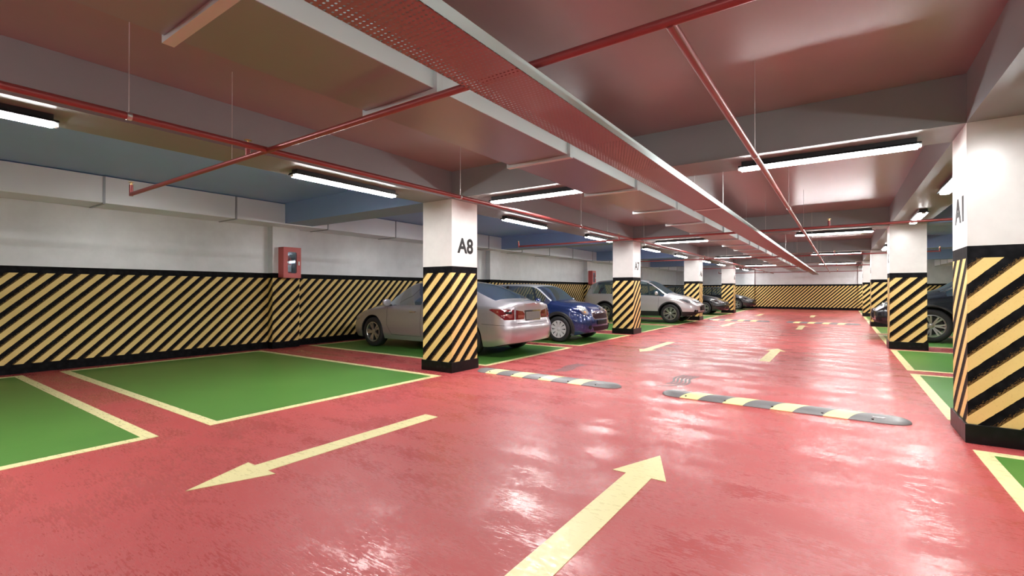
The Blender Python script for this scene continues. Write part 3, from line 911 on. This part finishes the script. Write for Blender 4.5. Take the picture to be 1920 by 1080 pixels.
    # arches / wells / wheels
    for a in ax:
        for s in (1, -1):
            Wd = g['W'](a)
            wheel(T, a, s*(Wd-.125), s, r, spec['style'])
            mb = MB(); n_ = 26; yo = Wd*.96; yi = Wd-.36
            z0 = spec['zs']
            a_lo = math.asin(max(-1, (z0-r)/ra))
            A_ = [a_lo + (PI-2*a_lo)*i/n_ for i in range(n_+1)]
            P = [(a+ra*1.0*math.cos(t), r+ra*1.0*math.sin(t)) for t in A_]
            for p, q in zip(P, P[1:]): mb.quad((p[0], s*yo, p[1]), (q[0], s*yo, q[1]), (q[0], s*yi, q[1]), (p[0], s*yi, p[1]))
            mb.quad(*[(p[0], s*yi, p[1]) for p in P])
            mb.obj('wheel_well', M_DARK, T)
            if spec.get('flare'):
                fw_ = spec['flare']; mb = MB(); last = None
                for t in [a_lo*.9 + (PI-1.8*a_lo)*i/36 for i in range(37)]:
                    row = []
                    for rad, off in ((ra-.012, .0), (ra-.008, .016), (ra+fw_*.6, .016), (ra+fw_, .004)):
                        p = (a+max(rad, ra+.004)*math.cos(t), 0, r+max(rad, ra+.004)*math.sin(t))
                        q = cast(p, (0, -s, 0))
                        yq = s*max(abs(q.y), Wd*.93) if q is not None else s*Wd*.95
                        row.append((a+rad*math.cos(t), yq+s*off, r+rad*math.sin(t)))
                    if last:
                        for m in range(3): mb.quad(last[m], last[m+1], row[m+1], row[m])
                    last = row
                mb.obj('wheel_arch_trim', M_DARK, T, True)
    # floor pan, interior
    MB().box(xa+.35, xn-.35, -.62, .62, spec['zs']-.01, spec['zs']+.03).obj('floor_pan', M_DARK, T)
    zf = spec['zs']+.03; hgt = spec['zt'][len(spec['zt'])//2][1]
    cx = (sg0+sg1)/2
    for sx in spec['seats']:
        for s in (-1, 1):
            zh = spec['seat_h']
            o = MB().box(sx-.25, sx+.25, s*.36-.23, s*.36+.23, zf, zh-.42).box(sx-.30, sx-.18, s*.36-.22, s*.36+.22, zh-.45, zh).box(sx-.30, sx-.21, s*.36-.12, s*.36+.12, zh, zh+.18).obj('seat', M_SEAT, T)
            bevel(o, .03, 2)
    d0 = spec['dash']; zb = g['zb'](d0)
    bevel(MB().box(d0-.1, d0+.22, -.68, .68, zb-.35, zb-.02).obj('dashboard', M_SEAT, T), .04, 2)
    st = MB(); c = Vector((d0-.22, -.36 if spec.get('lhd') else .36, zb-.03)); last = None
    for i in range(21):
        t = 2*PI*i/20; p = c + Vector((math.sin(t)*.17*.35, math.cos(t)*.18, math.sin(t)*.17))
        if last is not None: st.tube(last, p, .013, 6, False)
        last = p
    st.tube(c+Vector((.02, -.17, 0)), c+Vector((.02, .17, 0)), .014, 6); st.obj('steering_wheel', M_DARK, T, True)
    # door mirrors
    mx, mz = spec['mirror']
    for s in (-1, 1):
        y = s*(g['W'](mx)*.95+.085)
        v = []; f = []; n1, n2 = 10, 8
        for i in range(n1+1):
            th = PI*i/n1
            for j in range(n2*2):
                ph = PI*j/n2
                c0 = math.sin(th)
                X = .075*abs(c0*math.cos(ph))**.8*math.copysign(1, math.cos(ph)); X = X if X > 0 else X*.25
                v.append((mx+X, y+.105*math.copysign(abs(math.cos(th))**.75, math.cos(th)), mz+.075*c0**.8*math.copysign(abs(math.sin(ph))**.9, math.sin(ph)) if c0 > 0 else mz))
        m = n2*2
        for i in range(n1):
            for j in range(m): f.append((i*m+j, i*m+(j+1) % m, (i+1)*m+(j+1) % m, (i+1)*m+j))
        o = mesh_obj('door_mirror', v, f, spec.get('mirrorpaint') or spec['paint'], T, True)
        MB().box(mx-.01, mx+.04, min(y, y-s*.14), max(y, y-s*.14), mz-.07, mz-.045).obj('mirror_arm', M_DARK, o)
    return T

def flip(P, s): return [(a*s, b) for a, b in (P if s > 0 else P[::-1])]

# ---- sedan
def sedan_details(T, patch, strip, cast, g):
    X, Y, Z = Vector((1, 0, 0)), Vector((0, 1, 0)), Vector((0, 0, 1))
    for s in (1, -1):
        # headlamp wraps round the corner
        D = Vector((-1, -.75*s, 0)).normalized(); A = Vector((-.75*s, 1, 0)).normalized()*1  # horizontal axis across the view
        A = Vector((D.y, -D.x, 0))
        o = Vector((1.98, .70*s, .615))
        P = [(-.20, .0), (-.12, -.055), (.15, -.045), (.22, .02), (.20, .085), (.02, .055), (-.14, .035)]
        if s < 0: P = [(-a, b) for a, b in P][::-1]
        h = patch('headlight', P, o, A*-1, Z, D, M_LAMPCL)
        if h:
            for cx in (-.06, .08):
                q = [(cx+.034*math.cos(t*PI/6), .0+.034*math.sin(t*PI/6)) for t in range(12)]
                if s < 0: q = [(-a, b) for a, b in q][::-1]
                patch('lamp_reflector', q, o, A*-1, Z, D, M_LAMPIN, .010, .01, h, 1)
        # tail lamp: outer part on the body, inner part on the boot lid
        D = Vector((1, -.62*s, 0)).normalized(); A = Vector((-D.y, D.x, 0)) ; A = A if A.y > 0 else -A
        o = Vector((-2.15, .66*s, .80))
        P = [(-.13, -.10), (.08, -.10), (.30, .085), (.26, .10), (-.13, .085)]
        t1 = patch('tail_light', flip(P, s), o, A, Z, D, M_TAIL)
        if t1:
            P = [(-.085, -.07), (-.02, -.07), (.06, -.01), (-.085, -.005)]
            patch('lamp_segment', flip(P, s), o, A, Z, D, M_TAILP, .010, .008, t1, 2)
            patch('lamp_segment', flip([(-.07, .01), (.02, .01), (.09, .045), (-.07, .045)], s), o, A, Z, D, M_GRILLE, .010, .008, t1, 2)
        P = [(.31, -.095), (.535, -.10), (.53, .075), (.34, .05), (.29, .0)]
        t2 = patch('tail_light', [(a, b) for a, b in flip(P, s)], (-2.2, 0, .80), Y, Z, X, M_TAIL)
        if t2: patch('lamp_segment', flip([(.31, -.065), (.48, -.07), (.48, -.02), (.31, -.02)], s), (-2.2, 0, .80), Y, Z, X, M_TAILP, .010, .008, t2, 2)
        # door seams, handle
        for pts in ([(.86, .90), (.84, .5), (.70, .30)], [(-.16, .93), (-.18, .30)], [(-1.02, .93), (-.98, .72)], [(-.18, .30), (.70, .30)]):
            strip('panel_gap', pts, s, .006, M_SEAM)
        strip('panel_gap', [(-1.75, .62), (-2.20, .60)], s, .006, M_SEAM)
        for hx in (.05, -.85):
            q = cast((hx, 0, .80), (0, -s, 0))
            if q is not None: bevel(MB().box(hx-.09, hx+.09, q.y-.015 if s > 0 else q.y-.03, q.y+.03 if s > 0 else q.y+.015, .79, .815).obj('door_handle', T.get('_p') or M_CHROME, T), .008)
        patch('fog_lamp', flip([(.52, -.03), (.62, -.03), (.62, .03), (.52, .02)], s), (2.1, 0, .36), Y, Z, -X, M_GRILLE)
    # boot lid seam, plate recess, plate
    strip('panel_gap', [(-.52, .63), (.52, .63)], -1, .008, M_SEAM, axis='x')
    for s in (1, -1): strip('panel_gap', [(.54*s, .63), (.56*s, .98)], -1, .006, M_SEAM, axis='x')
    r_ = patch('plate_recess', [(-.27, -.095), (.27, -.095), (.29, .10), (-.29, .10)], (-2.2, 0, .765), Y, Z, X, M_CHROME, .005)
    patch('number_plate', [(-.245, -.075), (.245, -.075), (.25, .07), (-.25, .07)], (-2.2, 0, .765), Y, Z, X, M_PLATE, .012, .01)
    # grille, lower grille, badge bar
    patch('grille', [(-.36, -.05), (.36, -.05), (.42, .065), (-.42, .065)], (2.1, 0, .58), Y, Z, -X, M_GRILLE)
    for zz in (-.02, .015): patch('grille_bar', [(-.36, zz), (.36, zz), (.36, zz+.008), (-.36, zz+.008)], (2.1, 0, .58), Y, Z, -X, M_CHROME, .012, .006, cuts=4)
    patch('lower_grille', [(-.45, -.05), (.45, -.05), (.38, .05), (-.38, .05)], (2.1, 0, .34), Y, Z, -X, M_GRILLE)
def sedan(paint_):
    return dict(style='sedan', paint=paint_, zs=.20, r=.325, ra=.375, axles=(-1.37, 1.34), levels=[0, .10, .22, .36, .5, .62, .72, .82, .92, 1],
        zb=[(-2.3, .86), (-2.1, .90), (-1.8, .93), (-1.2, .945), (0, .92), (.9, .885), (1.3, .84), (1.8, .73), (2.1, .645), (2.22, .60)],
        zt=[(-2.3, 1.00), (-2.2, 1.03), (-1.98, 1.05), (-1.88, 1.075), (-.95, 1.40), (-.5, 1.45), (.05, 1.455), (.32, 1.42), (1.08, 1.0), (1.3, .955), (1.8, .84), (2.1, .73), (2.22, .665)],
        W=[(-2.3, .70), (-2.22, .79), (-2.05, .86), (-1.7, .89), (-1, .9), (1, .9), (1.6, .885), (1.9, .84), (2.1, .75), (2.22, .62)],
        q=[(-2.3, .6), (-1.9, .62), (-1.6, .78), (-.9, .86), (.3, .87), (.8, .82), (1.1, .5), (2.22, .5)],
        yr=[(-2.3, .62), (-1.6, .66), (-1.2, .62), (-.6, .56), (.3, .56), (.9, .66), (1.3, .68), (1.8, .62), (2.22, .45)],
        zl=[(-2.3, .27), (-2.1, .23), (-1.8, .2), (1.8, .2), (2.1, .21), (2.22, .24)],
        nose=[(.2, -.05), (.35, 0), (.5, 0), (.6, -.03), (.8, -.10)], tail=[(.2, -.10), (.42, 0), (.57, .0), (.63, -.035), (.66, -.05), (.95, -.055), (1.03, -.02), (1.1, 0)],
        side_glass=(-1.28, .98), windscreen=(.36, 1.06), rear_glass=(-1.86, -.97), pillars=[(-.20, -.14), (-.93, -.88)], cuts=[.36, 1.06, -.97, -1.86, -.20, -.14, -.93, -.88, -1.28, .98],
        bulge=(.12, .06), seats=(.0, -.85), seat_h=.98, dash=.80, mirror=(.78, .98), details=sedan_details)
P_SILVER = paint('silver_lilac_paint', (.47, .45, .485), .62, .30)
P_DARK = paint('near_black_paint', (.012, .012, .016), .3, .25)
P_DARK2 = paint('charcoal_paint', (.018, .018, .022), .3, .25)
P_BLACK = paint('blue_black_paint', (.012, .015, .022), .3, .25)
car(sedan(P_SILVER), (-7.17, 7.70, .0042), PI, 'silver sedan parked nose to the wall, half hidden by column A8')
car(sedan(P_DARK), (-7.05, 26.15, .0042), 0, 'dark sedan whose nose shows between columns A6 and A5')
car(sedan(P_DARK2), (-6.80, 33.7, .0042), 0, 'farthest dark sedan by the end wall, nose right of column A5')

# ---- small hatchback
def mini_details(T, patch, strip, cast, g):
    X, Y, Z = Vector((1, 0, 0)), Vector((0, 1, 0)), Vector((0, 0, 1))
    for s in (1, -1):
        D = Vector((-1, -.30*s, -.45)).normalized(); A = Vector((D.y, -D.x, 0)).normalized(); A = A if A.y > 0 else -A; B = D.cross(A); B = B if B.z > 0 else -B
        o = Vector((1.62, .535*s, .74))
        circ = lambda rx, rz, cx=0, cz=0, n=20: [(cx+rx*math.cos(2*PI*t/n), cz+rz*math.sin(2*PI*t/n)) for t in range(n)]
        patch('headlight_ring', circ(.125, .150), o, A, B, D, M_SURR, .004, .02, cuts=2)
        h = patch('headlight', circ(.110, .135), o, A, B, D, M_LAMPCL, .012, .02, cuts=2)
        if h:
            patch('lamp_reflector', circ(.05, .055, 0, .035, 12), o, A, B, D, M_LAMPIN, .018, .01, h, 1)
            patch('indicator_lamp', circ(.035, .03, .02*s, -.075, 10), o, A, B, D, simple('amber', (.7, .35, .12), .2), .018, .01, h, 1)
        patch('fog_lamp', circ(.05, .05, .52*s, 0, 14), (1.8, 0, .36), Y, Z, -X, M_GRILLE, .008)
        strip('panel_gap', [(.86, .86), (.84, .45), (.72, .28)], s, .006, M_SEAM)
        strip('panel_gap', [(-.42, .88), (-.50, .30)], s, .006, M_SEAM); strip('panel_gap', [(.72, .28), (-.50, .28)], s, .006, M_SEAM)
        q = cast((-.25, 0, .80), (0, -s, 0))
        if q is not None: bevel(MB().box(-.34, -.18, q.y-.02, q.y+.02, .79, .815).obj('door_handle', M_CHROME, T), .008)
        t1 = patch('tail_light', flip([(.50, -.10), (.62, -.10), (.62, .10), (.52, .10)], s), (-1.8, 0, .80), Y, Z, X, M_TAIL)
    hexg = [(-.40, .0), (-.34, -.065), (.34, -.065), (.40, .0), (.36, .075), (.20, .10), (-.20, .10), (-.36, .075)]
    patch('grille_frame', [(a*1.06, b*1.18) for a, b in hexg], (1.8, 0, .62), Y, Z, -X, M_SURR, .006)
    patch('grille', hexg, (1.8, 0, .62), Y, Z, -X, simple('maroon_black_grille', (.03, .010, .015), .65, spec=.15), .014, .01)
    patch('number_plate', [(-.25, -.05), (.25, -.05), (.25, .05), (-.25, .05)], (1.8, 0, .47), Y, Z, -X, M_GRILLE, .02, .015)
    patch('lower_grille', [(-.36, -.06), (.36, -.06), (.44, .045), (-.44, .045)], (1.8, 0, .33), Y, Z, -X, simple('maroon_black_intake', (.025, .008, .012), .65, spec=.15), .008)
    strip('bonnet_gap', [(-.55, .735), (.55, .735)], 1, .008, M_SEAM, axis='x')
P_BLUE = paint('deep_blue_paint', (.016, .036, .15), .35, .22)
P_ROOF = paint('pale_roof_paint', (.62, .66, .72), .2, .3)
car(dict(style='mini', paint=P_BLUE, roof=(-1.75, .86), roofpaint=P_ROOF, zs=.17, r=.31, ra=.355, flare=.07, axles=(-1.30, 1.16), levels=[0, .10, .22, .36, .5, .62, .72, .82, .92, 1],
    zb=[(-1.84, .84), (-1.5, .93), (0, .91), (.8, .885), (1.2, .84), (1.5, .80), (1.72, .735), (1.86, .62)],
    zt=[(-1.84, .98), (-1.78, 1.15), (-1.6, 1.32), (-1.3, 1.385), (-.3, 1.41), (.2, 1.39), (.40, 1.345), (.92, 1.0), (1.05, .97), (1.4, .935), (1.66, .88), (1.80, .80), (1.86, .72)],
    W=[(-1.84, .64), (-1.75, .76), (-1.4, .83), (-.8, .84), (1.2, .84), (1.45, .82), (1.65, .75), (1.8, .64), (1.86, .54)],
    q=[(-1.84, .8), (-1.6, .84), (-.8, .88), (.3, .88), (.7, .80), (.98, .5), (1.86, .5)],
    yr=[(-1.84, .58), (-1.5, .60), (-.6, .61), (.3, .60), (.8, .64), (1.1, .64), (1.5, .58), (1.86, .40)],
    zl=[(-1.84, .32), (-1.6, .22), (-1.3, .17), (1.4, .17), (1.7, .20), (1.86, .24)],
    nose=[(.2, -.06), (.3, 0), (.5, 0), (.6, -.02), (.75, -.03), (.9, -.08)], tail=[(.2, -.05), (.4, 0), (.7, 0), (1.0, -.03), (1.4, -.03)],
    side_glass=(-1.62, .86), windscreen=(.40, .92), rear_glass=(-1.83, -1.62), pillars=[(-.50, -.42)], black_pillar=True, cuts=[.40, .92, -1.62, -1.83, -.5, -.42, .86, -1.75],
    bulge=(.07, .05), seats=(-.15, -.85), seat_h=.95, dash=.66, mirror=(.62, .97), mirrorpaint=P_BLUE, details=mini_details),
    (-6.72, 10.74, .0042), 0, 'small blue hatchback with white roof and round headlights, facing the aisle')

# ---- SUV
def suv_details(T, patch, strip, cast, g):
    X, Y, Z = Vector((1, 0, 0)), Vector((0, 1, 0)), Vector((0, 0, 1))
    for s in (1, -1):
        D = Vector((-1, -1.0*s, -.15)).normalized(); A = Vector((D.y, -D.x, 0)).normalized(); A = A if A.y*s > 0 else -A
        o = Vector((1.95, .72*s, .82))
        # a runs outward/backward
        P = [(-.22, -.075), (.02, -.055), (.26, .085), (.22, .105), (-.05, .075), (-.20, .01)]
        h = patch('headlight', P, o, A, Z, D, simple('smoked_headlamp', (.16, .19, .21), .12, .3, 1.))
        if h: patch('lamp_reflector', [(-.13+.04*math.cos(t*PI/6), -.025+.032*math.sin(t*PI/6)) for t in range(12)], o, A, Z, D, M_LAMPIN, .010, .01, h, 1)
        patch('fog_lamp', flip([(.50, -.055), (.70, -.045), (.68, .045), (.52, .03)], s), (2.1, 0, .47), Y, Z, -X, M_GRILLE, .006)
        for pts in ([(.95, .98), (.93, .45)], [(.02, 1.0), (.0, .45)], [(-.88, 1.02), (-.86, .75)]): strip('panel_gap', pts, s, .007, M_SEAM)
        for hx in (.14, -.74):
            q = cast((hx, 0, .90), (0, -s, 0))
            if q is not None: bevel(MB().box(hx-.09, hx+.09, q.y-.025, q.y+.025, .89, .915).obj('door_handle', M_STEEL, T), .008)
        patch('tail_light', flip([(.60, -.20), (.72, -.20), (.66, .25), (.58, .25)], s), (-2.2, 0, 1.1), Y, Z, X, M_TAIL)
    patch('grille', [(-.42, -.035), (.42, -.035), (.50, .045), (-.50, .045)], (2.1, 0, .80), Y, Z, -X, M_GRILLE, .006)
    patch('grille_bar', [(-.42, 0), (.42, 0), (.43, .02), (-.43, .02)], (2.1, 0, .80), Y, Z, -X, M_CHROME, .014, .01, cuts=4)
    patch('lower_grille', [(-.34, -.11), (.34, -.11), (.38, .10), (-.38, .10)], (2.1, 0, .58), Y, Z, -X, M_GRILLE, .006)
    patch('number_plate', [(-.25, -.05), (.25, -.05), (.25, .05), (-.25, .05)], (2.1, 0, .55), Y, Z, -X, M_GRILLE, .02, .012)
P_WHITE = paint('pearl_white_paint', (.56, .54, .56), .3, .28)
def suv(paint_): return dict(style='suv', paint=paint_, zs=.26, clad=.44, r=.36, ra=.42, flare=.035, axles=(-1.26, 1.37), levels=[0, .10, .22, .36, .5, .62, .72, .82, .92, 1],
    zb=[(-2.25, .98), (-1.9, 1.06), (-1.5, 1.08), (0, 1.04), (1, .99), (1.4, .94), (1.8, .87), (2.1, .77), (2.28, .66)],
    zt=[(-2.25, 1.10), (-2.17, 1.30), (-1.95, 1.54), (-1.6, 1.64), (-.6, 1.68), (.1, 1.665), (.42, 1.60), (1.20, 1.14), (1.38, 1.085), (1.8, .99), (2.05, .90), (2.2, .80), (2.28, .70)],
    W=[(-2.25, .74), (-2.1, .84), (-1.7, .90), (-1, .91), (1.3, .91), (1.7, .88), (1.95, .82), (2.15, .74), (2.28, .62)],
    q=[(-2.25, .75), (-1.9, .84), (-.8, .89), (.3, .89), (.9, .80), (1.22, .5), (2.28, .5)],
    yr=[(-2.25, .60), (-1.8, .61), (-.6, .62), (.3, .61), (1.0, .68), (1.3, .70), (1.8, .66), (2.28, .48)],
    zl=[(-2.25, .40), (-1.9, .30), (-1.6, .26), (1.8, .26), (2.05, .30), (2.28, .38)],
    nose=[(.26, -.20), (.42, -.02), (.5, 0), (.65, 0), (.75, -.03), (.95, -.10)], tail=[(.26, -.10), (.5, 0), (.8, 0), (1.0, -.03), (1.6, -.03)],
    side_glass=(-1.92, 1.12), windscreen=(.44, 1.20), rear_glass=(-2.24, -1.98), pillars=[(-.02, .05), (-.95, -.88)], cuts=[.44, 1.2, -1.98, -2.24, -.02, .05, -.95, -.88, -1.92, 1.12],
    bulge=(.08, .05), seats=(.0, -.85), seat_h=1.15, dash=.92, mirror=(.86, 1.12), details=suv_details)
car(suv(P_WHITE), (-6.66, 18.88, .0042), 0, 'white SUV with dark lower cladding behind column A7')
bs = car(suv(P_BLACK), (3.26, 15.80, .0042), PI, 'black SUV parked on the right behind the second right column')
bs.scale = (1.1, 1.1, 1.1)

# ------------------------------------------------------------------ world, camera, view
w = bpy.data.worlds.new('world'); S.world = w; w.use_nodes = True
bg = w.node_tree.nodes['Background']; bg.inputs[0].default_value = (.45, .55, .7, 1); bg.inputs[1].default_value = .3
cam = bpy.data.cameras.new('camera'); co = bpy.data.objects.new('camera', cam); COL.objects.link(co)
cam.sensor_width = 36; cam.lens = 36*886.72/1920; cam.clip_start = .05; cam.clip_end = 200
co.location = (0, 0, 1.25); co.rotation_euler = (math.radians(90.2413), 0, math.radians(34.834))
S.camera = co
S.view_settings.view_transform = 'Standard'; S.view_settings.look = 'None'; S.view_settings.gamma = 1; S.view_settings.use_curve_mapping = False
S.view_settings.exposure = 0.0
S.cycles.use_denoising = True
S.cycles.max_bounces = 10; S.cycles.diffuse_bounces = 6; S.cycles.glossy_bounces = 4; S.cycles.transparent_max_bounces = 12
S.cycles.sample_clamp_indirect = 6.0
S.cycles.caustics_reflective = False; S.cycles.caustics_refractive = False
